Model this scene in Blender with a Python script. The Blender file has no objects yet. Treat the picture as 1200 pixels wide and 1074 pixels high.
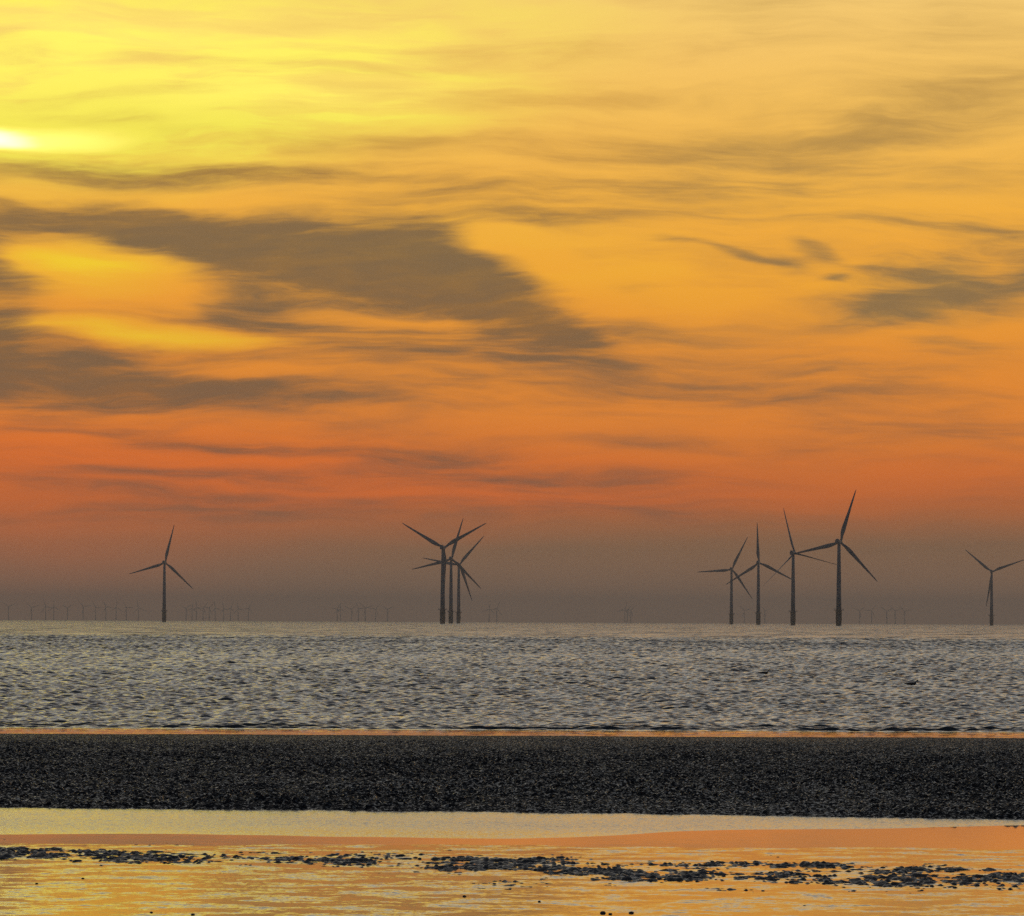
import bpy, bmesh, math, random
import numpy as np
from mathutils import Matrix, Vector, Euler

S = bpy.context.scene
COL = S.collection
R = math.radians
random.seed(7)

# ------------------------------------------------------------------ camera
H = 2.5                 # eye height above the water, metres
FPX = 7800.0            # focal length in pixels of a 1200 px wide frame
cam_d = bpy.data.cameras.new("camera")
cam_d.sensor_width = 36.0
cam_d.lens = FPX / 1200.0 * 36.0
cam_d.clip_start = 0.5
cam_d.clip_end = 120000.0
cam = bpy.data.objects.new("camera", cam_d)
COL.objects.link(cam)
cam.matrix_world = (Matrix.Translation((0, 0, H)) @ Matrix.Rotation(R(90 + 1.409), 4, 'X')
                    @ Matrix.Rotation(R(0.25), 4, 'Z'))
S.camera = cam

S.view_settings.view_transform = 'Standard'
S.view_settings.look = 'None'
S.view_settings.exposure = 0.0
S.view_settings.gamma = 1.0
S.cycles.max_bounces = 6
S.cycles.volume_bounces = 1
S.cycles.sample_clamp_indirect = 3.0
S.cycles.use_denoising = False


def lin(c):
    return tuple(((v / 255.0) / 12.92 if v / 255.0 <= 0.04045 else ((v / 255.0 + 0.055) / 1.055) ** 2.4) for v in c)


class NT:
    """small helper to write node graphs"""
    def __init__(self, nt):
        self.nt = nt
        nt.nodes.clear()

    def n(self, typ, **kw):
        nd = self.nt.nodes.new(typ)
        for k, v in kw.items():
            setattr(nd, k, v)
        return nd

    def put(self, sock, v):
        if hasattr(v, 'is_linked') or hasattr(v, 'links'):
            self.nt.links.new(v, sock)
        else:
            sock.default_value = v

    def math(self, op, a, b=0.0, clamp=False):
        m = self.n('ShaderNodeMath', operation=op, use_clamp=clamp)
        self.put(m.inputs[0], a)
        self.put(m.inputs[1], b)
        return m.outputs[0]

    def vmath(self, op, a, b=(0, 0, 0), scale=None):
        m = self.n('ShaderNodeVectorMath', operation=op)
        self.put(m.inputs[0], a)
        self.put(m.inputs[1], b)
        if scale is not None:
            self.put(m.inputs['Scale'], scale)
        return m.outputs['Value'] if op in ('LENGTH', 'DOT_PRODUCT') else m.outputs[0]

    def smooth(self, v, a, b, lo=0.0, hi=1.0):
        m = self.n('ShaderNodeMapRange', interpolation_type='SMOOTHSTEP')
        self.put(m.inputs[0], v)
        m.inputs[1].default_value = a
        m.inputs[2].default_value = b
        m.inputs[3].default_value = lo
        m.inputs[4].default_value = hi
        return m.outputs[0]

    def mix(self, f, a, b, blend='MIX'):
        m = self.n('ShaderNodeMix', data_type='RGBA', blend_type=blend, clamp_factor=True)
        self.put(m.inputs[0], f)
        for i, c in ((6, a), (7, b)):
            if isinstance(c, tuple) and len(c) == 3:
                c = c + (1.0,)
            self.put(m.inputs[i], c)
        return m.outputs[2]

    def xyz(self, x, y, z=0.0):
        m = self.n('ShaderNodeCombineXYZ')
        for i, v in enumerate((x, y, z)):
            self.put(m.inputs[i], v)
        return m.outputs[0]

    def sep(self, v):
        m = self.n('ShaderNodeSeparateXYZ')
        self.put(m.inputs[0], v)
        return m.outputs

    def noise(self, v, scale, detail=3.0, rough=0.5, dist=0.0):
        m = self.n('ShaderNodeTexNoise')
        self.put(m.inputs['Vector'], v)
        m.inputs['Scale'].default_value = scale
        m.inputs['Detail'].default_value = detail
        m.inputs['Roughness'].default_value = rough
        m.inputs['Distortion'].default_value = dist
        return m.outputs

    def ramp(self, f, stops):
        m = self.n('ShaderNodeValToRGB')
        cr = m.color_ramp
        cr.interpolation = 'LINEAR'
        while len(cr.elements) < len(stops):
            cr.elements.new(1.0)
        for e, (p, c) in zip(cr.elements, stops):
            e.position = p
            e.color = tuple(c) + (1.0,)
        self.put(m.inputs[0], f)
        return m.outputs[0]


# ------------------------------------------------------------------ sky (world)
SUN_AZ, SUN_EL = R(-4.5), R(4.25)

world = bpy.data.worlds.new("World")
S.world = world
world.use_nodes = True
W = NT(world.node_tree)
tc = W.n('ShaderNodeTexCoord')
dx, dy, dz = W.sep(tc.outputs['Generated'])
az = W.math('ARCTAN2', dx, dy)
el = W.math('ARCSINE', dz)
s0 = W.math('MULTIPLY', az, FPX / 1000.0)
t0 = W.math('MULTIPLY', el, FPX / 1000.0)
P0 = W.xyz(s0, t0, 0.0)
# soft streaky warp of the cloud domain
wv = W.vmath('MULTIPLY', P0, (1.6, 6.0, 1.0))
wn1 = W.vmath('SUBTRACT', W.noise(wv, 1.4, 3.0, 0.5)[1], (0.5, 0.5, 0.5))
wn2 = W.vmath('SUBTRACT', W.noise(W.vmath('MULTIPLY', P0, (3.0, 14.0, 1.0)), 2.2, 4.0, 0.55)[1], (0.5, 0.5, 0.5))
P1 = W.vmath('ADD', P0, W.vmath('MULTIPLY', wn1, (0.16, 0.075, 0.0)))
P1 = W.vmath('ADD', P1, W.vmath('MULTIPLY', wn2, (0.05, 0.018, 0.0)))


def blobs(lst, vec):
    acc = None
    bx_, by_, bz_ = W.sep(vec)
    for (X, Y, rx, ry, rot, st) in lst:
        # the running sum rides along in z (scaled to nothing) so the masses are evaluated one after the other
        v_in = vec if acc is None else W.xyz(bx_, by_, W.math('MULTIPLY', acc, 1e-6))
        mp = W.n('ShaderNodeMapping', vector_type='TEXTURE')
        W.put(mp.inputs['Vector'], v_in)
        mp.inputs['Location'].default_value = ((X - 600) / 1000.0, (728.6 + 0.00436 * (X - 600) - Y) / 1000.0, 0)
        mp.inputs['Rotation'].default_value = (0, 0, R(-rot))
        mp.inputs['Scale'].default_value = (rx / 1000.0 * 1.25, ry / 1000.0 * 1.25, 1.0)
        v = W.smooth(W.vmath('LENGTH', mp.outputs[0]), 0.0, 1.35, st * 1.1, 0.0)
        acc = v if acc is None else W.math('ADD', acc, v)
    return acc


DARK = [
    (90, 252, 200, 30, 0, 0.95), (250, 284, 160, 40, 10, 0.85), (400, 302, 165, 44, 2, 0.95),
    (505, 322, 125, 42, 8, 0.85), (595, 357, 115, 34, 22, 0.95), (668, 388, 60, 22, 22, 0.45), (275, 355, 80, 28, 15, 0.5),
    (450, 398, 270, 46, 4, 0.62), (0, 345, 55, 80, 0, 0.95), (60, 437, 230, 52, 4, 1.0), (290, 468, 190, 26, 8, 0.7),
    (140, 200, 230, 13, 2, 0.8), (530, 228, 170, 16, 0, 0.4),
    (160, 355, 55, 15, 10, 0.5), (570, 262, 130, 20, 0, 0.4),
    (205, 522, 100, 11, 3, 0.75), (460, 530, 170, 15, 2, 0.8), (100, 578, 240, 9, 2, 0.4), (330, 556, 200, 7, 0, 0.3),
    (740, 178, 210, 28, 0, 0.42), (950, 158, 190, 30, -6, 0.42), (1130, 124, 170, 36, -12, 0.48),
    (740, 228, 200, 20, 0, 0.4), (960, 218, 190, 14, -2, 0.35), (1150, 262, 150, 18, 0, 0.5),
    (650, 268, 150, 16, 0, 0.42), (900, 262, 190, 9, 0, 0.3),
    (1000, 440, 280, 30, 3, 0.4), (800, 457, 220, 13, 1, 0.4), (1110, 500, 170, 13, 0, 0.4), (600, 472, 270, 18, 2, 0.4),
    (900, 520, 260, 10, 0, 0.35),
    (300, 604, 380, 20, 0, 0.5), (660, 560, 270, 14, 0, 0.5), (200, 562, 260, 9, 2, 0.4), (80, 505, 120, 7, 2, 0.4),
    (1000, 58, 320, 18, -3, 0.28), (700, 112, 260, 14, 0, 0.2), (1060, 192, 230, 16, -4, 0.35),
    (250, 70, 220, 10, 3, 0.4), (190, 108, 180, 8, -2, 0.35), (430, 58, 170, 12, 0, 0.3), (330, 205, 200, 12, 0, 0.4),
    (1140, 328, 150, 40, -7, 1.15), (1050, 358, 80, 11, -8, 0.7),
    (912, 316, 30, 9, 8, 0.55), (850, 304, 48, 5, 12, 0.5), (938, 300, 30, 10, 25, 0.6), (976, 331, 18, 4, 0, 0.6),
    (768, 290, 28, 4, 5, 0.5), (1010, 316, 40, 4, 0, 0.35),
    (775, 388, 80, 13, 5, 0.5), (1120, 392, 80, 13, 0, 0.55), (735, 342, 60, 9, 8, 0.3),
    (690, 430, 120, 8, 4, 0.25),
    (655, 62, 50, 14, 0, 0.4), (20, 62, 60, 20, 8, 0.45), (120, 137, 110, 10, 6, 0.35), (1000, 8, 260, 9, 0, 0.2),
    (330, 90, 200, 8, -3, 0.2), (560, 60, 70, 20, 0, 0.15), (420, 170, 150, 10, 0, 0.25),
    (780, 600, 260, 26, 3, 0.3), (1150, 650, 200, 20, 0, 0.2),
]
GAPS = [
    (105, 305, 85, 26, 3, 1.0), (180, 386, 140, 13, 3, 1.0), (170, 335, 70, 30, 0, 0.6), (265, 437, 80, 12, 5, 0.5),
    (430, 360, 150, 8, 3, 0.5), (600, 295, 75, 22, 18, 0.8), (100, 225, 200, 9, 2, 0.5), (250, 240, 110, 12, 4, 0.4),
    (1180, 310, 35, 22, 0, 0.5), (1130, 378, 100, 7, -4, 0.4),
    (330, 490, 180, 9, 2, 0.3),
]
GLOW = [   # yellow light round the veiled sun
    (-60, -170, 420, 190, 0, 0.75),
    (120, 70, 420, 110, 0, 0.8), (330, 118, 240, 50, 0, 0.8), (0, 155, 330, 55, 0, 0.9), (105, 308, 90, 28, 0, 0.75),
    (170, 386, 140, 14, 3, 0.6), (500, 25, 300, 40, 0, 0.3), (600, 300, 200, 34, 4, 0.15), (920, 340, 260, 40, 0, 0.08),
]
HOT = [(-10, 157, 110, 12, 0, 0.5), (-26, 157, 38, 9, 0, 2.2), (120, 55, 380, 60, 0, 0.14), (350, 115, 170, 30, 0, 0.10)]
RED = [(0, 545, 480, 70, 3, 1.0), (500, 560, 300, 50, 2, 0.5), (60, 640, 260, 60, 0, 0.4), (1000, 575, 400, 36, 0, 0.6), (600, 590, 300, 20, 0, 0.3)]

# wispy streak noise, long in azimuth
rotm = W.n('ShaderNodeMapping')
W.put(rotm.inputs['Vector'], P1)
rotm.inputs['Rotation'].default_value = (0, 0, R(4))
rotm.inputs['Scale'].default_value = (1.7, 13.0, 1.0)
st1 = W.noise(rotm.outputs[0], 1.7, 6.0, 0.55)[0]
rot2 = W.n('ShaderNodeMapping')
W.put(rot2.inputs['Vector'], P1)
rot2.inputs['Rotation'].default_value = (0, 0, R(-5))
rot2.inputs['Scale'].default_value = (4.0, 34.0, 1.0)
st2 = W.noise(rot2.outputs[0], 2.0, 5.0, 0.55)[0]
streak = W.math('ADD', W.math('MULTIPLY', W.math('SUBTRACT', st1, 0.5), 1.7), W.math('MULTIPLY', W.math('SUBTRACT', st2, 0.5), 0.75))
# less texture close to the horizon
streak = W.math('MULTIPLY', streak, W.smooth(t0, 0.0, 0.2))

dens = W.math('SUBTRACT', blobs(DARK, P1), blobs(GAPS, P1))
rot3 = W.n('ShaderNodeMapping')
W.put(rot3.inputs['Vector'], P1)
rot3.inputs['Rotation'].default_value = (0, 0, R(2))
rot3.inputs['Scale'].default_value = (9.0, 80.0, 1.0)
st3 = W.noise(rot3.outputs[0], 2.0, 4.0, 0.6)[0]
inner = W.math('ADD', W.math('MULTIPLY', st2, 1.2), W.math('MULTIPLY', st3, 0.6))      # thick and thin streaks inside the masses
dens = W.math('MULTIPLY', dens, W.smooth(inner, 0.60, 1.15, 0.80, 1.15))
dens = W.math('ADD', dens, W.math('MULTIPLY', W.math('MULTIPLY', W.math('SUBTRACT', st3, 0.5), 0.2), W.smooth(t0, 0.02, 0.2)))
dens = W.math('ADD', dens, streak)
dens = W.smooth(dens, -0.2, 1.3)

k = 2.4    # ramps span t = 0 .. 2.4 (0..17.6 degrees)
def tt(y):
    return max(0.0, (728.6 - y) / 1000.0 / k)
tf = W.math('DIVIDE', t0, k, clamp=True)
BRIGHT = [(tt(728), (158, 124, 98)), (tt(690), (156, 117, 88)), (tt(640), (148, 108, 76)), (tt(590), (190, 108, 54)),
          (tt(540), (226, 123, 46)), (tt(490), (238, 138, 48)), (tt(420), (240, 148, 50)), (tt(330), (250, 168, 54)),
          (tt(240), (252, 182, 66)), (tt(120), (254, 198, 94)), (tt(0), (254, 208, 116)), (tt(-200), (230, 214, 178)),
          (tt(-600), (188, 191, 190)), (1.0, (146, 158, 168))]
DARKC = [(tt(728), (128, 106, 84)), (tt(640), (122, 99, 74)), (tt(560), (128, 86, 60)), (tt(480), (128, 94, 62)),
         (tt(400), (122, 94, 62)), (tt(290), (118, 97, 68)), (tt(200), (156, 113, 62)), (tt(100), (206, 150, 70)),
         (tt(0), (216, 166, 86)), (tt(-300), (172, 162, 142)), (1.0, (120, 130, 140))]
bright = W.ramp(tf, [(p, lin(c)) for p, c in BRIGHT])
dark = W.ramp(tf, [(p, lin(c)) for p, c in DARKC])
red = blobs(RED, P1)
bright = W.mix(W.math('MULTIPLY', red, 0.55, clamp=True), bright, lin((240, 112, 38)))
dark = W.mix(W.math('MULTIPLY', red, 0.35, clamp=True), dark, lin((150, 84, 52)))
glow = W.math('MULTIPLY', blobs(GLOW, P1), W.smooth(streak, 0.25, -0.35, 0.45, 1.0))
bright = W.mix(W.math('MINIMUM', glow, 0.95), bright, W.mix(W.smooth(t0, 0.42, 0.56), lin((255, 222, 44)), lin((255, 242, 88))))
# right-hand clouds are thinner and tanner than the heavy left ones
tan = W.smooth(s0, 0.05, 0.3)
dark = W.mix(W.math('MULTIPLY', tan, W.smooth(t0, 0.24, 0.36, 0.0, 0.7)), dark, lin((166, 134, 78)))
# thinner parts of a mass let the warm light through, the thick parts are greyer
thick = W.smooth(W.math('ADD', W.math('MULTIPLY', st1, 0.9), W.math('MULTIPLY', inner, 0.6)), 0.72, 1.18)
dark = W.mix(W.math('MULTIPLY', thick, W.smooth(t0, 0.46, 0.58, 0.5, 0.0)), W.mix(0.18, dark, bright), lin((104, 93, 78)))
skyc = W.mix(W.math('MULTIPLY', dens, 0.99), bright, dark)
hot = blobs(HOT, P1)
skyc = W.mix(1.0, skyc, W.vmath('SCALE', lin((255, 235, 150)), scale=hot), 'ADD')

# upper and rear sky: physical sky texture, dim at this sun height
ns = W.n('ShaderNodeTexSky', sky_type='NISHITA')
ns.sun_disc = False
ns.sun_elevation = SUN_EL
ns.sun_rotation = SUN_AZ
ns.dust_density = 2.0
nis = W.vmath('SCALE', ns.outputs[0], scale=0.10)
upf = W.smooth(el, R(10), R(30))
upper = W.mix(0.5, nis, lin((88, 96, 110)))
skyc = W.mix(upf, skyc, upper)
# away from the sunset the low sky is a dim grey blue
away = W.smooth(W.math('ABSOLUTE', az), R(25), R(95))
skyc = W.mix(away, skyc, W.mix(upf, lin((104, 98, 104)), lin((84, 92, 108))))
bg = W.n('ShaderNodeBackground')
W.put(bg.inputs[0], skyc)
bg.inputs[1].default_value = 1.0
wo = W.n('ShaderNodeOutputWorld')
W.nt.links.new(bg.outputs[0], wo.inputs[0])
world.cycles.sampling_method = 'MANUAL'
world.cycles.sample_map_resolution = 1024

# ------------------------------------------------------------------ sun, veiled by cloud
sl = bpy.data.lights.new("sun", 'SUN')
sl.energy = 0.004
sl.angle = R(20.0)
sl.color = (1.0, 0.62, 0.26)
sun = bpy.data.objects.new("sun", sl)
COL.objects.link(sun)
sd = Vector((math.sin(SUN_AZ) * math.cos(SUN_EL), math.cos(SUN_AZ) * math.cos(SUN_EL), math.sin(SUN_EL)))
sun.rotation_euler = sd.to_track_quat('Z', 'Y').to_euler()
sun.location = (0, 0, 50)


# ------------------------------------------------------------------ helpers
def at(x, d, y=None):
    """world x of a photo column at distance d"""
    return (x - 600.0) / FPX * d


def hz(x):
    return 728.6 + 0.00436 * (x - 600.0)


def dist(x, y, z=0.0):
    """ground distance of a photo pixel"""
    return FPX * (H - z) / (y - hz(x))


def struct(name, me, mat, kind='structure', label=None):
    o = bpy.data.objects.new(name, me)
    COL.objects.link(o)
    me.materials.append(mat)
    o['kind'] = kind
    if label:
        o['label'] = label
    return o


def grid_mesh(name, X, Y, Z, smooth=True):
    nr, nc = X.shape
    co = np.stack([X, Y, Z], -1).reshape(-1, 3).astype(np.float32)
    i = np.arange((nr - 1) * (nc - 1))
    a = (i // (nc - 1)) * nc + i % (nc - 1)
    q = np.stack([a, a + 1, a + nc + 1, a + nc], -1).astype(np.int32)
    me = bpy.data.meshes.new(name)
    me.vertices.add(len(co))
    me.vertices.foreach_set('co', co.ravel())
    me.loops.add(q.size)
    me.loops.foreach_set('vertex_index', q.ravel())
    me.polygons.add(len(q))
    me.polygons.foreach_set('loop_start', np.arange(0, q.size, 4, dtype=np.int32))
    me.polygons.foreach_set('use_smooth', np.full(len(q), smooth))
    me.update(calc_edges=True)
    return me


_tab = np.random.RandomState(11).rand(8, 512, 512).astype(np.float32)
def vnoise(x, y, seed=0):
    T = _tab[seed % 8]
    xi = np.floor(x).astype(np.int64); yi = np.floor(y).astype(np.int64)
    fx = (x - xi).astype(np.float32); fy = (y - yi).astype(np.float32)
    fx = fx * fx * fx * (fx * (fx * 6 - 15) + 10); fy = fy * fy * fy * (fy * (fy * 6 - 15) + 10)
    x0 = xi & 511; x1 = (xi + 1) & 511; y0 = yi & 511; y1 = (yi + 1) & 511
    a = T[y0, x0]; b = T[y0, x1]; c = T[y1, x0]; d = T[y1, x1]
    return (a + (b - a) * fx) * (1 - fy) + (c + (d - c) * fx) * fy


def fbm(x, y, octv=3, seed=0):
    s = 0; a = 1.0; n = 0
    for o in range(octv):
        s = s + a * vnoise(x * 2 ** o + 17 * o, y * 2 ** o + 31 * o, seed + o)
        n += a; a *= 0.5
    return s / n


def sstep(v, a, b):
    t = np.clip((v - a) / (b - a), 0, 1)
    return t * t * (3 - 2 * t)


def fan(fine_half, step, far_half=1.45, ncoarse=24):
    f = np.arange(-fine_half, fine_half + step / 2, step)
    c = np.linspace(fine_half, far_half, ncoarse + 1)[1:]
    return np.concatenate([-c[::-1], f, c])


def mat(name):
    m = bpy.data.materials.new(name)
    m.use_nodes = True
    return m, NT(m.node_tree)


def slope_normal(N, pos, terms, bias=0.0):
    """normal tilted by random slopes: terms = [(scale, slope amount (x, y), detail)]; facets lean to the shore by bias"""
    acc = None
    for (sc, sx, sy, det, amp) in terms:
        c = W_sub = N.vmath('SUBTRACT', N.noise(pos, sc, det, 0.5)[1], (0.5, 0.5, 0.5))
        v = N.vmath('MULTIPLY', c, (sx, sy, 0.0))
        if amp is not None:
            v = N.vmath('SCALE', v, scale=amp)
        acc = v if acc is None else N.vmath('ADD', acc, v)
    return acc


def water_mat(name, terms, base=(0.012, 0.018, 0.022), rough=0.04, amp_fn=None, fold=0.0, ior=1.33):
    m, N = mat(name)
    geo = N.n('ShaderNodeNewGeometry')
    pos = geo.outputs['Position']
    amp = amp_fn(N, pos) if amp_fn else None
    sl_ = slope_normal(N, pos, [(a, b, c, d, amp if e else None) for (a, b, c, d, e) in terms])
    if fold:
        sx, sy, sz = N.sep(sl_)
        sy = N.math('MULTIPLY', N.math('ABSOLUTE', sy), -fold)
        sl_ = N.xyz(sx, sy, 0.0)
    nrm = N.vmath('NORMALIZE', N.vmath('ADD', geo.outputs['Normal'], sl_))
    b = N.n('ShaderNodeBsdfPrincipled')
    b.inputs['Base Color'].default_value = base + (1,)
    b.inputs['Roughness'].default_value = rough
    b.inputs['IOR'].default_value = ior
    N.put(b.inputs['Normal'], nrm)
    o = N.n('ShaderNodeOutputMaterial')
    N.nt.links.new(b.outputs[0], o.inputs[0])
    return m


# ------------------------------------------------------------------ sea
SHORE = 153.0
ang = fan(0.113, 2.5e-4)
rs = [SHORE]
while rs[-1] < 160.5:
    rs.append(rs[-1] + 0.035)
while rs[-1] < 1250:
    rs.append(rs[-1] + 0.083 * (rs[-1] / 155.0) ** 0.78)
while rs[-1] < 38000:
    rs.append(rs[-1] * 1.012)
rs = np.array(rs)
A, Rr = np.meshgrid(ang, rs)
X = np.tan(np.clip(A, -1.4, 1.4)) * Rr
X = np.where(np.abs(A) > 0.12, np.sin(A) * Rr * 3, X)
Y = Rr + 0.0 * A
rng = np.random.RandomState(5)
gust = 0.7 + 0.6 * fbm(X / 40.0 + 300, Y / 70.0 + 90, 3, 2)
Z = np.zeros_like(X)
# the sea shoals towards the beach: short low chop inshore, longer and higher waves further out
grow = (rs / 155.0) ** 0.78
lam = 0.19
while lam < 16.0:
    th = rng.normal(0, 0.85)
    kk = 2 * math.pi / lam
    q = lam / grow
    wv_ = sstep(q, 0.19, 0.27) * (1 - sstep(q, 0.5, 1.25)) * (1 - sstep(rs, 700, 1240))
    ii = np.nonzero(wv_ > 0)[0]
    if len(ii):
        i0, i1 = ii[0], ii[-1] + 1
        ph_ = kk * (math.sin(th) * X[i0:i1] + math.cos(th) * Y[i0:i1]) + rng.rand() * 6.283
        Z[i0:i1] += (wv_[i0:i1] * 0.055 / kk)[:, None] * np.sin(ph_)
    lam *= 1.031
Z *= gust

# low wavelets running up to the shore, long crests
for (d0, hgt, wid, seed) in ((154.8, 0.065, 0.06, 0), (156.4, 0.06, 0.06, 1), (158.8, 0.05, 0.08, 2), (163, 0.03, 0.25, 3)):
    wob = (fbm(X / 6.0 + 40 * seed, X * 0 + seed, 3, seed) - 0.5) * 1.6
    on = sstep(fbm(X / 3.0 + 9 * seed, X * 0 + 3.3 + seed, 4, seed + 3), 0.34, 0.56)
    u = (Y - d0 - wob)
    prof = np.where(u < 0, np.exp(-(u / wid) ** 2), np.exp(-(u / (wid * 5)) ** 2))
    Z += hgt * (0.25 + 0.75 * on) * prof
Z *= sstep(Rr, SHORE, SHORE + 1.6)
Z = np.where(np.abs(A) > 0.1135, 0, Z) + 0.004
sea_me = grid_mesh("sea", X, Y, Z)


def sea_amp(N, pos):
    x, y, z = N.sep(pos)
    n1 = N.noise(N.vmath('MULTIPLY', pos, (0.02, 0.008, 0)), 1.0, 3.0, 0.5)[0]
    return N.smooth(n1, 0.25, 0.75, 0.5, 1.3)


def make_sea_mat():
    m, N = mat("sea_water")
    geo = N.n('ShaderNodeNewGeometry')
    pos = geo.outputs['Position']
    x, y, z = N.sep(pos)
    amp = sea_amp(N, pos)
    near = slope_normal(N, pos, [(20.0, 0.28, 0.28, 1.0, amp)])
    far = slope_normal(N, N.vmath('MULTIPLY', pos, (1.0, 0.35, 1.0)), [(0.5, 0.3, 1.6, 3.0, None), (0.06, 0.1, 1.4, 3.0, None)])
    fx, fy, fz = N.sep(far)
    far = N.xyz(fx, N.math('MULTIPLY', N.math('ABSOLUTE', fy), -1.0), 0.0)
    pt = N.noise(N.vmath('MULTIPLY', pos, (0.06, 0.012, 0)), 1.0, 4.0, 0.6)[0]
    far = N.vmath('SCALE', far, scale=N.smooth(pt, 0.3, 0.7, 0.55, 1.7))
    farf = N.smooth(y, 450.0, 1150.0)
    sl_ = N.vmath('ADD', N.vmath('SCALE', near, scale=1.0), N.vmath('SCALE', far, scale=farf))
    nrm = N.vmath('NORMALIZE', N.vmath('ADD', geo.outputs['Normal'], sl_))
    b = N.n('ShaderNodeBsdfPrincipled')
    b.inputs['Base Color'].default_value = (0.012, 0.019, 0.024, 1)
    b.inputs['Roughness'].default_value = 0.08
    b.inputs['IOR'].default_value = 1.33
    N.put(b.inputs['Normal'], nrm)
    o = N.n('ShaderNodeOutputMaterial')
    N.nt.links.new(b.outputs[0], o.inputs[0])
    return m


struct("sea", sea_me, make_sea_mat())


# ------------------------------------------------------------------ beach: flat wet sand that mirrors the low sky
def sand_mat():
    m, N = mat("wet_sand")
    geo = N.n('ShaderNodeNewGeometry')
    pos = geo.outputs['Position']
    x, y, z = N.sep(pos)
    n = N.noise(N.vmath('MULTIPLY', pos, (0.8, 0.25, 1)), 1.0, 5.0, 0.6)[0]
    col = N.ramp(n, [(0.3, (0.045, 0.030, 0.018)), (0.7, (0.075, 0.05, 0.028))])
    far = N.smooth(y, 120.0, 140.0)
    amp = N.math('ADD', N.math('MULTIPLY', far, 14.0), 0.5)
    sl_ = slope_normal(N, pos, [(18.0, 0.010, 0.008, 2.0, amp), (2.5, 0.003, 0.005, 2.0, amp)])
    nrm = N.vmath('NORMALIZE', N.vmath('ADD', geo.outputs['Normal'], sl_))
    b = N.n('ShaderNodeBsdfPrincipled')
    N.put(b.inputs['Base Color'], col)
    b.inputs['Roughness'].default_value = 0.5
    b.inputs['Coat Weight'].default_value = 1.0
    b.inputs['Coat Roughness'].default_value = 0.03
    b.inputs['Coat IOR'].default_value = 1.33
    N.put(b.inputs['Normal'], nrm)
    N.put(b.inputs['Coat Normal'], nrm)
    o = N.n('ShaderNodeOutputMaterial')
    N.nt.links.new(b.outputs[0], o.inputs[0])
    return m


M_sand = sand_mat()
bx = np.concatenate([np.linspace(-3000, -60, 20), np.linspace(-50, 50, 60), np.linspace(60, 3000, 20)])
by = np.concatenate([np.linspace(-400, 0, 12), np.linspace(10, SHORE + 1.0, 60)])
BX, BY = np.meshgrid(bx, by)
struct("beach", grid_mesh("beach", BX, BY, np.zeros_like(BX)), M_sand)


# ------------------------------------------------------------------ shell bank: dark, rough, higher than the water round it
edge_x = np.array([-40, -20, at(0, 88), at(400, 87.4), at(800, 86.2), at(1200, 84.6), 20, 40.])
edge_d = np.array([89, 88.5, 87.9, 87.4, 86.2, 84.6, 83, 82])
ang = fan(0.115, 2.3e-4, 0.9, 10)
rr_ = np.arange(83.0, 148.5, 0.062)
A, Rr = np.meshgrid(ang, rr_)
X = np.tan(A) * Rr
Y = Rr
e_near = np.interp(X, edge_x, edge_d) + (fbm(X / 0.5, X * 0 + 2, 3, 1) - 0.5) * 0.8
e_far = 146.3 + (fbm(X / 3.0, X * 0 + 9, 3, 3) - 0.5) * 1.2
body = sstep(Y, e_near - 0.2, e_near + 1.2) * (1 - sstep(Y, e_far - 14, e_far)) ** 1.0
core = sstep(Y, e_near - 0.2, e_near + 1.2) * (1 - sstep(Y, e_far - 0.5, e_far + 0.3))
b1 = vnoise(X / 0.11, Y / 0.16, 0)
b2 = vnoise(X / 0.05 + 40, Y / 0.12 + 3, 1)
b3 = fbm(X / 1.6, Y / 5.0, 3, 4)
rough_ = 0.35 + 0.65 * sstep(Y, 136, 112)
bump = (0.085 * np.clip(b1 - 0.35, 0, 1) ** 1.3 + 0.045 * b2) * rough_ * (0.5 + b3)
Z = -0.06 + core * 0.062 + body * (0.02 + 0.05 * b3) + (0.25 * core + 0.75 * body) * bump
struct("shell_bank", grid_mesh("shell_bank", X, Y, Z, smooth=False), None or M_sand)


def bank_mat():
    m, N = mat("dark_shells")
    geo = N.n('ShaderNodeNewGeometry')
    pos = geo.outputs['Position']
    n = N.noise(pos, 9.0, 4.0, 0.6)[0]
    col = N.ramp(n, [(0.35, (0.006, 0.007, 0.009)), (0.62, (0.016, 0.016, 0.017)), (0.8, (0.06, 0.054, 0.044))])
    # wet glints among the dark shells, painted in as pale base-colour specks
    x, y, z = N.sep(pos)
    glint_noise = N.noise(pos, 17.0, 1.0, 0.5)[0]
    patch = N.noise(N.vmath('MULTIPLY', pos, (0.2, 0.16, 1)), 1.0, 4.0, 0.6)[0]
    few = N.math('MULTIPLY', N.smooth(y, 92.0, 132.0, 0.075, 0.012), N.smooth(patch, 0.35, 0.65, 0.2, 1.4))
    glint_mask = N.smooth(N.math('ADD', glint_noise, few), 0.70, 0.73)
    col = N.mix(glint_mask, col, (0.62, 0.56, 0.43))
    sl_ = slope_normal(N, pos, [(45.0, 0.5, 0.5, 1.0, None)])
    nrm = N.vmath('NORMALIZE', N.vmath('ADD', geo.outputs['Normal'], sl_))
    b = N.n('ShaderNodeBsdfPrincipled')
    N.put(b.inputs['Base Color'], col)
    # wet shells glint here and there, the rest is dull mud
    n2 = N.noise(pos, 22.0, 2.0, 0.5)[0]
    N.put(b.inputs['Roughness'], N.smooth(n2, 0.56, 0.68, 0.6, 0.18))
    N.put(b.inputs['Specular IOR Level'], N.smooth(n2, 0.56, 0.68, 0.015, 0.75))
    N.put(b.inputs['Normal'], nrm)
    o = N.n('ShaderNodeOutputMaterial')
    N.nt.links.new(b.outputs[0], o.inputs[0])
    return m


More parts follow.
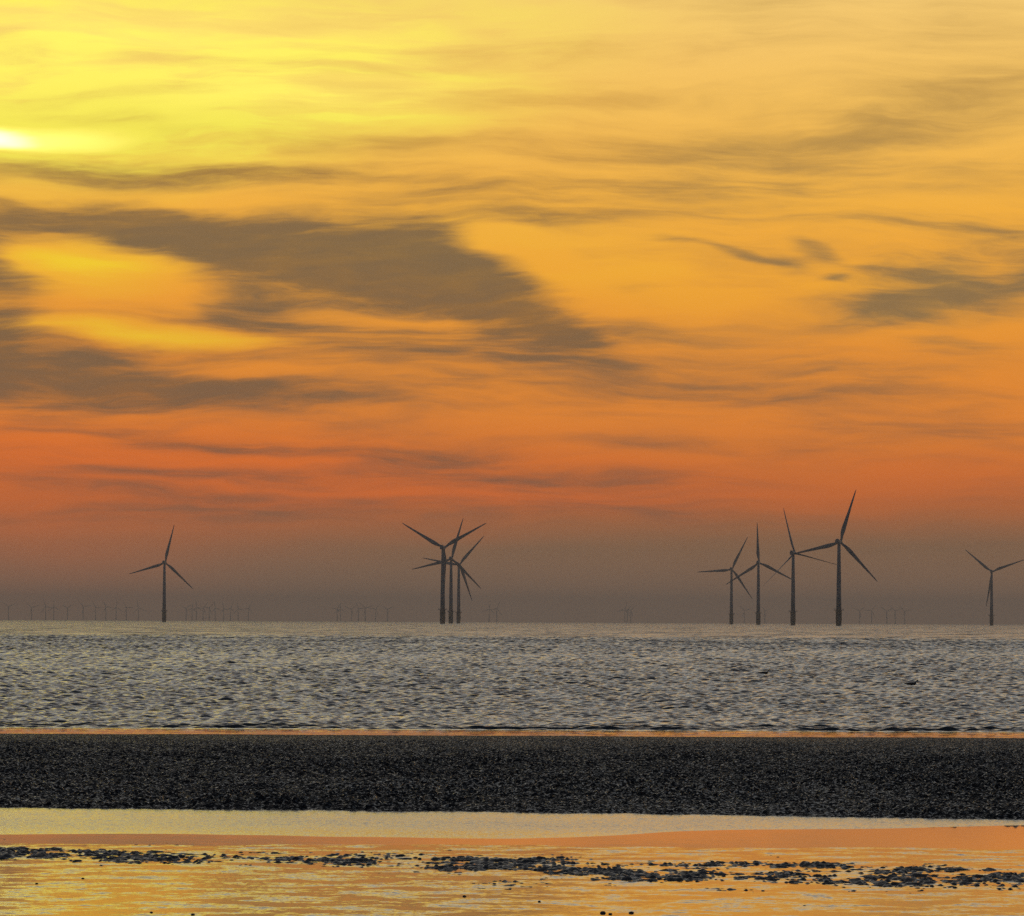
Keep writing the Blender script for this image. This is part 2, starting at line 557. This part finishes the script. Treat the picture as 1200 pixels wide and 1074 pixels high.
def mud_mat():
    m, N = mat("dark_wet_mud")
    geo = N.n('ShaderNodeNewGeometry')
    pos = geo.outputs['Position']
    n = N.noise(pos, 9.0, 4.0, 0.6)[0]
    col = N.ramp(n, [(0.35, (0.010, 0.010, 0.011)), (0.7, (0.035, 0.033, 0.03))])
    nrm = N.vmath('NORMALIZE', N.vmath('ADD', geo.outputs['Normal'], slope_normal(N, pos, [(35.0, 0.3, 0.3, 1.0, None)])))
    b = N.n('ShaderNodeBsdfPrincipled')
    N.put(b.inputs['Base Color'], col)
    N.put(b.inputs['Roughness'], N.smooth(n, 0.35, 0.65, 0.25, 0.6))
    b.inputs['Specular IOR Level'].default_value = 0.22
    N.put(b.inputs['Normal'], nrm)
    o = N.n('ShaderNodeOutputMaterial')
    N.nt.links.new(b.outputs[0], o.inputs[0])
    return m


M_mud = mud_mat()
M_bank = bank_mat()
bank = bpy.data.objects["shell_bank"]
bank.data.materials[0] = M_bank

# ------------------------------------------------------------------ tidal channel, ruffled by the breeze
near_px = [(-600, 974), (0, 978), (100, 977), (200, 977), (400, 980.5), (600, 983.2), (700, 980.5), (760, 976.5), (800, 973.5), (883, 972.3),
           (1033, 971), (1110, 969), (1200, 967), (1800, 962)]
nx = np.array([at(x, dist(x, y)) for x, y in near_px])
nd = np.array([dist(x, y) for x, y in near_px])
cx = np.arange(-30, 30.01, 0.05)
lo = np.interp(cx, nx, nd)
ker = np.hanning(25); ker /= ker.sum()
lo = np.convolve(np.pad(lo, 12, mode='edge'), ker, mode='valid') + (fbm(cx / 0.7, cx * 0, 3, 5) - 0.5) * 0.25
hi = np.interp(cx, edge_x, edge_d) + 2.5
tv = np.linspace(0, 1, 24)[:, None]
CX = np.repeat(cx[None, :], 24, 0)
CY = lo[None, :] * (1 - tv) + hi[None, :] * tv


def chan_amp(N, pos):
    x, y, z = N.sep(pos)
    n1 = N.noise(N.vmath('MULTIPLY', pos, (0.25, 0.3, 0)), 1.0, 2.0, 0.5)[0]
    mid = N.smooth(N.math('ABSOLUTE', N.math('SUBTRACT', y, 83.0)), 6.0, 1.0, 0.55, 1.0)
    return N.math('MULTIPLY', mid, N.smooth(n1, 0.2, 0.8, 0.8, 1.2))


CY -= 0.5 * (1 - tv)
CZ = -0.002 + 0.006 * sstep(CY - CY[0:1], 0, 1.6)
struct("tidal_channel", grid_mesh("tidal_channel", CX, CY, CZ),
       water_mat("channel_water", [(40.0, 0.12, 0.40, 1.0, True), (9.0, 0.08, 0.48, 2.0, True)], amp_fn=chan_amp, fold=1.0, rough=0.05))

# ------------------------------------------------------------------ foreground pool
px_ = np.arange(-26, 26.01, 0.08)
pl_hi = 74.2 + (fbm(px_ / 1.3 + 7, px_ * 0 + 1, 4, 6) - 0.5) * 2.0
tv = np.linspace(0, 1, 30)[:, None]
PX = np.repeat(px_[None, :], 30, 0)
PY = 20.0 * (1 - tv) + pl_hi[None, :] * tv


def pool_amp(N, pos):
    n1 = N.noise(N.vmath('MULTIPLY', pos, (1.3, 1.2, 0)), 1.0, 6.0, 0.62)[0]
    n2 = N.noise(N.vmath('MULTIPLY', pos, (3.0, 1.4, 0)), 1.0, 2.0, 0.5)[0]
    a = N.smooth(n1, 0.45, 0.62, 0.05, 1.0)
    return N.math('MULTIPLY', a, N.smooth(n2, 0.3, 0.7, 0.5, 1.4))


struct("tidal_pool", grid_mesh("tidal_pool", PX, PY, np.full_like(PX, 0.006)),
       water_mat("pool_water", [(11.0, 0.08, 0.50, 2.0, True), (4.0, 0.03, 0.28, 2.0, True), (14.0, 0.006, 0.010, 1.0, False)],
                 base=(0.09, 0.036, 0.022), amp_fn=pool_amp, fold=1.0, rough=0.05))

# mud ripples and weed breaking the surface of the pool
ang = fan(0.115, 1.9e-4, 0.3, 4)
rr_ = np.arange(57.5, 76.5, 0.030)
A, Rr = np.meshgrid(ang, rr_)
X = np.tan(A) * Rr
Y = Rr
cpx = [(-400, 998), (0, 1000), (200, 1003), (400, 1008), (600, 1016), (700, 1020), (800, 1022), (1000, 1026), (1200, 1030), (1600, 1034)]
ccx = np.array([at(x, dist(x, y)) for x, y in cpx]); ccd = np.array([dist(x, y) for x, y in cpx])
ctr = np.interp(X, ccx, ccd)
wd = np.interp(X, [at(0, 73), at(600, 70), at(1200, 66)], [2.6, 3.8, 4.8])
m0 = np.exp(-((Y - ctr) / wd) ** 2)
m1 = fbm(X / 0.55, Y / 1.3, 3, 1)
m2 = vnoise(X / 0.16, Y / 0.13, 2)
m3 = vnoise(X / 0.05 + 5, Y / 0.07, 3)
low = fbm(X / 2.2, Y / 1.4 + 40, 2, 5)
Z = -0.047 + 0.046 * m0 + 0.046 * (m1 - 0.5) + 0.038 * (m2 - 0.5) + 0.044 * (m3 - 0.5) + 0.04 * (low - 0.5) * sstep(Y, 73, 66)
Z = np.where(Z < -0.03, -0.03, Z)
struct("mud_ripples", grid_mesh("mud_ripples", X, Y, Z), M_mud)


# ------------------------------------------------------------------ wind turbines
def paint(name, c, rough=0.5):
    m, N = mat(name)
    tcn = N.n('ShaderNodeTexCoord')
    n = N.noise(N.vmath('MULTIPLY', tcn.outputs['Object'], (1, 1, 0.15)), 0.6, 4.0, 0.6)[0]
    col = N.ramp(n, [(0.3, tuple(v * 0.8 for v in c)), (0.7, c)])
    b = N.n('ShaderNodeBsdfPrincipled')
    N.put(b.inputs['Base Color'], col)
    b.inputs['Roughness'].default_value = rough
    o = N.n('ShaderNodeOutputMaterial')
    N.nt.links.new(b.outputs[0], o.inputs[0])
    return m


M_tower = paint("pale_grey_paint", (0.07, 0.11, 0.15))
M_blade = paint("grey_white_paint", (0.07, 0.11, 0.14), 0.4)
M_found = paint("weathered_yellow_paint", (0.13, 0.10, 0.045), 0.6)
M_steel = paint("galvanised_steel", (0.12, 0.12, 0.12), 0.5)


def lathe(bm, prof, seg=28, M=Matrix()):
    rings = []
    for (r, z) in prof:
        rings.append([bm.verts.new(M @ Vector((r * math.cos(2 * math.pi * i / seg), r * math.sin(2 * math.pi * i / seg), z))) for i in range(seg)])
    for a, b in zip(rings, rings[1:]):
        for i in range(seg):
            bm.faces.new((a[i], a[(i + 1) % seg], b[(i + 1) % seg], b[i]))
    bm.faces.new(rings[0][::-1])
    bm.faces.new(rings[-1])


def tube(bm, p, q, r, seg=6):
    p = Vector(p); q = Vector(q)
    M = Matrix.Translation(p) @ (q - p).to_track_quat('Z', 'Y').to_matrix().to_4x4()
    lathe(bm, [(r, 0), (r, (q - p).length)], seg, M)


def part(name, bm, m, parent=None, M=None, smooth=True):
    bmesh.ops.recalc_face_normals(bm, faces=bm.faces)
    me = bpy.data.meshes.new(name)
    bm.to_mesh(me)
    bm.free()
    if smooth:
        me.polygons.foreach_set('use_smooth', [len(p.vertices) <= 4 for p in me.polygons])
    me.materials.append(m)
    o = bpy.data.objects.new(name, me)
    COL.objects.link(o)
    if parent:
        o.parent = parent
    if M is not None:
        o.matrix_local = M
    return o


HUB = 82.0
def turbine_proto():
    root = bpy.data.objects.new("wind_turbine", None)
    COL.objects.link(root)
    b = bmesh.new()
    lathe(b, [(2.7, -6), (2.7, 3.0), (2.95, 3.2), (2.95, 14.6), (3.05, 14.8), (3.05, 15.0)])
    fnd = part("foundation", b, M_found, root)
    b = bmesh.new()          # boat landing: two fender tubes and a ladder
    for sx in (-0.9, 0.9):
        tube(b, (sx, -3.9, -3), (sx, -3.9, 9), 0.22)
        tube(b, (sx, -3.9, 0.5), (sx, -2.6, 0.5), 0.14)
        tube(b, (sx, -3.9, 8.5), (sx, -2.6, 8.5), 0.14)
    for sx in (-0.3, 0.3):
        tube(b, (sx, -3.4, -2), (sx, -3.4, 15.4), 0.07)
    for i in range(22):
        tube(b, (-0.3, -3.4, -1 + i * 0.75), (0.3, -3.4, -1 + i * 0.75), 0.05, 4)
    part("boat_landing", b, M_steel, fnd)
    b = bmesh.new()
    lathe(b, [(3.0, 14.9), (4.9, 15.0), (4.9, 15.5), (2.6, 15.55)])
    plat = part("work_platform", b, M_steel, root, smooth=False)
    b = bmesh.new()
    n = 18
    for i in range(n):
        a = 2 * math.pi * i / n; a2 = 2 * math.pi * (i + 1) / n
        tube(b, (4.75 * math.cos(a), 4.75 * math.sin(a), 15.4), (4.75 * math.cos(a), 4.75 * math.sin(a), 16.65), 0.06, 5)
        for zz in (16.0, 16.65):
            tube(b, (4.75 * math.cos(a), 4.75 * math.sin(a), zz), (4.75 * math.cos(a2), 4.75 * math.sin(a2), zz), 0.05, 5)
    part("railing", b, M_steel, plat)
    b = bmesh.new()
    lathe(b, [(2.45, 15.5), (2.35, 30), (2.1, 50), (1.75, 68), (1.55, HUB - 2.1)], 32)
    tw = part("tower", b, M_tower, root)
    b = bmesh.new()
    for v in [(-0.45, 16.0), (0.45, 16.0)]:
        pass
    lathe(b, [(0.5, 0), (0.5, 0.12)], 4, Matrix.Translation((0, -2.4, 16.8)) @ Matrix.Rotation(R(90), 4, 'X') @ Matrix.Scale(2.0, 4, (0, 1, 0)))
    part("tower_door", b, M_steel, tw, smooth=False)
    return root


def nacelle_mesh():
    # rotor side is +Y, tail is -Y (towards the shore when yaw is 0)
    b = bmesh.new()
    secs = [(4.2, 1.5, 1.6), (3.4, 1.9, 1.95), (1.0, 2.05, 2.05), (-5.5, 2.0, 2.0), (-8.6, 1.75, 1.75), (-9.2, 1.3, 1.35)]
    rings = []
    for (y, w, h) in secs:
        ring = []
        for i in range(24):
            a = 2 * math.pi * i / 24
            ca, sa = math.cos(a), math.sin(a)
            e = 0.45
            ring.append(b.verts.new((w * math.copysign(abs(ca) ** e, ca), y, h * math.copysign(abs(sa) ** e, sa))))
        rings.append(ring)
    for p, q in zip(rings, rings[1:]):
        for i in range(24):
            b.faces.new((p[i], p[(i + 1) % 24], q[(i + 1) % 24], q[i]))
    b.faces.new(rings[0]); b.faces.new(rings[-1][::-1])
    # roof cooler and mast with wind vane
    m = Matrix.Translation((0, -6.6, 2.35)) @ Matrix.Diagonal((2.6, 2.0, 0.9, 1))
    bmesh.ops.create_cube(b, size=1.0, matrix=m)
    tube(b, (0.6, -8.2, 1.7), (0.6, -8.2, 4.0), 0.06)
    tube(b, (0.1, -8.2, 3.8), (1.1, -8.2, 3.8), 0.05)
    return b


def hub_mesh():
    b = bmesh.new()
    M = Matrix.Rotation(R(-90), 4, 'X')
    lathe(b, [(1.55, -1.5), (1.75, -1.0), (1.8, 0.6), (1.5, 1.5), (0.9, 2.2), (0.25, 2.6)], 24, M)
    return b


def blade_mesh(thin=False):
    """blade along +Z from the hub centre, 53.5 m, chord in X"""
    st = [(1.2, 2.3, 1.0), (3.5, 2.3, 0.95), (6.5, 2.9, 0.6), (10.0, 4.0, 0.34), (13.5, 4.3, 0.26), (20, 3.6, 0.22),
          (28, 2.8, 0.2), (36, 2.15, 0.18), (44, 1.6, 0.17), (50, 1.1, 0.16), (53, 0.6, 0.15), (53.6, 0.15, 0.15)]
    b = bmesh.new()
    rings = []
    for (z, c, th) in st:
        tw = R(14) * (1 - z / 54.0) + (R(62) if thin else 0)
        off = -0.15 * c if z > 5 else 0.0     # the chord grows mostly to one side
        ring = []
        for i in range(16):
            a = 2 * math.pi * i / 16
            x = 0.5 * c * math.cos(a) + off * 1.2
            y = 0.5 * c * th * math.sin(a) * (1.0 + 0.35 * math.cos(a))
            ring.append(b.verts.new((x * math.cos(tw) - y * math.sin(tw), x * math.sin(tw) + y * math.cos(tw) + 0.0006 * z * z, z)))
        rings.append(ring)
    for p, q in zip(rings, rings[1:]):
        for i in range(16):
            b.faces.new((p[i], p[(i + 1) % 16], q[(i + 1) % 16], q[i]))
    b.faces.new(rings[0][::-1]); b.faces.new(rings[-1])
    return b


proto = turbine_proto()
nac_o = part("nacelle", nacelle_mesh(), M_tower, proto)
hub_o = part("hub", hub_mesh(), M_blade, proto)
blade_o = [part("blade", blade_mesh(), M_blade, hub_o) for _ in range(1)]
bm_thin = blade_mesh(True)
me_thin = bpy.data.meshes.new("blade_feathered")
bmesh.ops.recalc_face_normals(bm_thin, faces=bm_thin.faces)
bm_thin.to_mesh(me_thin); bm_thin.free()
me_thin.materials.append(M_blade)
for p_ in me_thin.polygons:
    p_.use_smooth = True
me_blade = blade_o[0].data
for _ in range(2):
    c = blade_o[0].copy(); COL.objects.link(c); c.parent = hub_o; blade_o.append(c)
OVER = 6.0


def copy_tree(o, parent=None):
    c = o.copy()
    COL.objects.link(c)
    if parent:
        c.parent = parent
    for ch in list(o.children):
        copy_tree(ch, c)
    return c


first = [True]
TEMPLATE = copy_tree(proto)      # clean copy kept for copying, removed at the end


def put_turbine(x, d, ang, yaw, label, group, scale=1.0, thin=False, base_yaw=0.0):
    t = proto if first[0] else copy_tree(TEMPLATE)
    first[0] = False
    t.location = (at(x, d), d, 0.0)
    t.rotation_euler = (0, 0, R(base_yaw))
    t.scale = (scale,) * 3
    t['label'] = label
    t['category'] = 'wind turbine'
    if group:
        t['group'] = group
    ry = Matrix.Rotation(R(-yaw - base_yaw), 4, 'Z')
    for ch in t.children:
        nm = ch.name.split('.')[0]
        if nm == 'nacelle':
            ch.matrix_local = Matrix.Translation((0, 0, HUB)) @ ry
        elif nm == 'hub':
            ch.matrix_local = Matrix.Translation((0, 0, HUB)) @ ry @ Matrix.Translation((0, OVER, 0))
            for k, bl in enumerate(ch.children):
                # angles in the photo run clockwise from straight up, seen from the shore
                bl.matrix_local = Matrix.Rotation(R(ang + 120 * k), 4, 'Y')
                if thin:
                    bl.data = me_thin
    return t


NEAR = [
    (193.3, 9190, 13, 8, "lone turbine farthest left above the dark sea, one blade nearly upright", False),
    (519.5, 7180, 60, 10, "tallest turbine of the tight trio, two raised blades forming a wide V", False),
    (529.2, 8446, 15.4, 8, "middle turbine of the tight trio, one blade nearly upright behind the tall one", False),
    (538.2, 9330, 40.5, 8, "rightmost and shortest turbine of the tight trio, one blade pointing up right", False),
    (857.8, 9920, 25.6, 10, "shortest turbine of the right-hand four, one blade level to the left", False),
    (889.3, 8800, -3, 10, "slim turbine of the right-hand four with one blade straight up", False),
    (930.0, 7566, -15, 18, "turbine with thin feathered blades just left of the tallest turbine", True),
    (983.6, 6510, 16.5, 18, "tallest and nearest turbine of the right-hand four", False),
    (1162.6, 10160, 69.5, 8, "turbine near the right edge with one blade hanging down its tower", False),
]
for (x, d, a, yw, lab, th) in NEAR:
    put_turbine(x, d, a, yw, lab, "nearer wind turbines standing in the sea", 1.0, th, base_yaw=random.uniform(-30, 30))

# far rows, almost lost in the haze
rf = random.Random(3)
FAR = [
    ("faint far turbine in the hazy row left of the lone turbine", [11, 38, 54.5, 64, 80, 98.5, 113, 125, 137, 149, 163]),
    ("faint far turbine in the hazy row just right of the lone turbine", [219, 226, 231, 239, 246, 253, 263, 271, 280, 292]),
    ("faint far turbine in the hazy cluster left of the trio", [396, 400, 413, 421, 429, 441, 455]),
    ("faint far turbine in the hazy pair right of the trio", [574, 583]),
    ("faint far turbine in the lone hazy knot between trio and right-hand four", [733, 736, 740]),
    ("faint far turbine seen between the towers of the right-hand four", [873, 897]),
    ("faint far turbine in the hazy row right of the tallest turbine", [1008, 1022, 1040, 1050, 1061]),
]
for lab, xs in FAR:
    for x in xs:
        d = rf.uniform(33000, 37000)
        put_turbine(x, d, rf.uniform(0, 120), rf.uniform(-5, 25), lab, "far wind turbines fading into the haze", 0.82)


def kill(o):
    for ch in list(o.children):
        kill(ch)
    bpy.data.objects.remove(o)
kill(TEMPLATE)


# ------------------------------------------------------------------ sea birds and stones
def skin_blob(bm, rings, seg=12):
    rr = []
    for (c, rx, rz) in rings:
        rr.append([bm.verts.new((c[0], c[1] + rx * math.cos(2 * math.pi * i / seg), c[2] + rz * math.sin(2 * math.pi * i / seg))) for i in range(seg)])
    for p, q in zip(rr, rr[1:]):
        for i in range(seg):
            bm.faces.new((p[i], p[(i + 1) % seg], q[(i + 1) % seg], q[i]))
    bm.faces.new(rr[0][::-1]); bm.faces.new(rr[-1])


M_bird = paint("dark_feathers", (0.02, 0.02, 0.02), 0.6)
def bird(x, y, flip, label, sc):
    d = dist(x, y)
    b = bmesh.new()
    # body from tail to breast, then neck, head and bill, facing +X
    skin_blob(b, [((-0.34, 0, 0.07), 0.01, 0.01), ((-0.27, 0, 0.06), 0.06, 0.03), ((-0.12, 0, 0.05), 0.11, 0.07), ((0.05, 0, 0.05), 0.12, 0.085),
                  ((0.17, 0, 0.06), 0.09, 0.075), ((0.23, 0, 0.10), 0.05, 0.06), ((0.245, 0, 0.17), 0.035, 0.035), ((0.265, 0, 0.22), 0.04, 0.04),
                  ((0.31, 0, 0.235), 0.035, 0.035), ((0.345, 0, 0.23), 0.014, 0.012), ((0.40, 0, 0.222), 0.004, 0.004)])
    o = part("seabird", b, M_bird)
    o.location = (at(x, d), d, 0.05)
    o.scale = (flip * sc, sc, sc)
    o['label'] = label
    o['category'] = 'bird'
    return o


bird(896, 791, 1, "dark seabird sitting on the choppy water below the right-hand turbines", 0.85)
bird(1069, 804, 1, "dark long-bodied seabird low on the water towards the right edge", 0.8)

M_stone = paint("dark_wet_stone", (0.02, 0.019, 0.018), 0.35)
stones = [(708.7, 1070.5, 0.035), (717.5, 1071.8, 0.02), (742, 1070.3, 0.028), (546.5, 1051, 0.02), (634, 1057.3, 0.018),
          (46, 1036, 0.018), (100, 1030, 0.018), (229, 1072.5, 0.02), (180, 1070, 0.018)]
for i, (x, y, r) in enumerate(stones):
    b = bmesh.new()
    bmesh.ops.create_icosphere(b, subdivisions=3, radius=1.0)
    rg = random.Random(i)
    ph = [rg.uniform(0, 6) for _ in range(6)]
    for v in b.verts:
        v.co *= 1 + 0.12 * math.sin(2.3 * v.co.x + ph[0]) + 0.12 * math.sin(3.1 * v.co.y + ph[1]) + 0.08 * math.sin(5 * v.co.z + ph[2])
    o = part("stone", b, M_stone)
    d = dist(x, y)
    o.location = (at(x, d), d, 0.006 + r * 0.15)
    o.scale = (r * 0.9, r * 0.7, r * 0.45)
    o.rotation_euler = (0, 0, rg.uniform(0, 6))
    o['category'] = 'stone'
    o['group'] = "small dark stones in the shallow pool"
    o['label'] = "small dark wet stone poking out of the shallow orange water"

# ------------------------------------------------------------------ haze
b = bmesh.new()
bmesh.ops.create_cube(b, size=1.0, matrix=Matrix.Translation((0, 19500, 70)) @ Matrix.Diagonal((260000, 41000, 152, 1)))
me = bpy.data.meshes.new("haze")
b.to_mesh(me); b.free()
m, N = mat("haze_air")
v = N.n('ShaderNodeVolumePrincipled')
v.inputs['Color'].default_value = (0.90, 0.82, 0.70, 1)
v.inputs['Density'].default_value = 5.1e-5
v.inputs['Anisotropy'].default_value = 0.3
o = N.n('ShaderNodeOutputMaterial')
N.nt.links.new(v.outputs[0], o.inputs['Volume'])
me.materials.append(m)
hzo = bpy.data.objects.new("haze", me)
COL.objects.link(hzo)
hzo['kind'] = 'stuff'
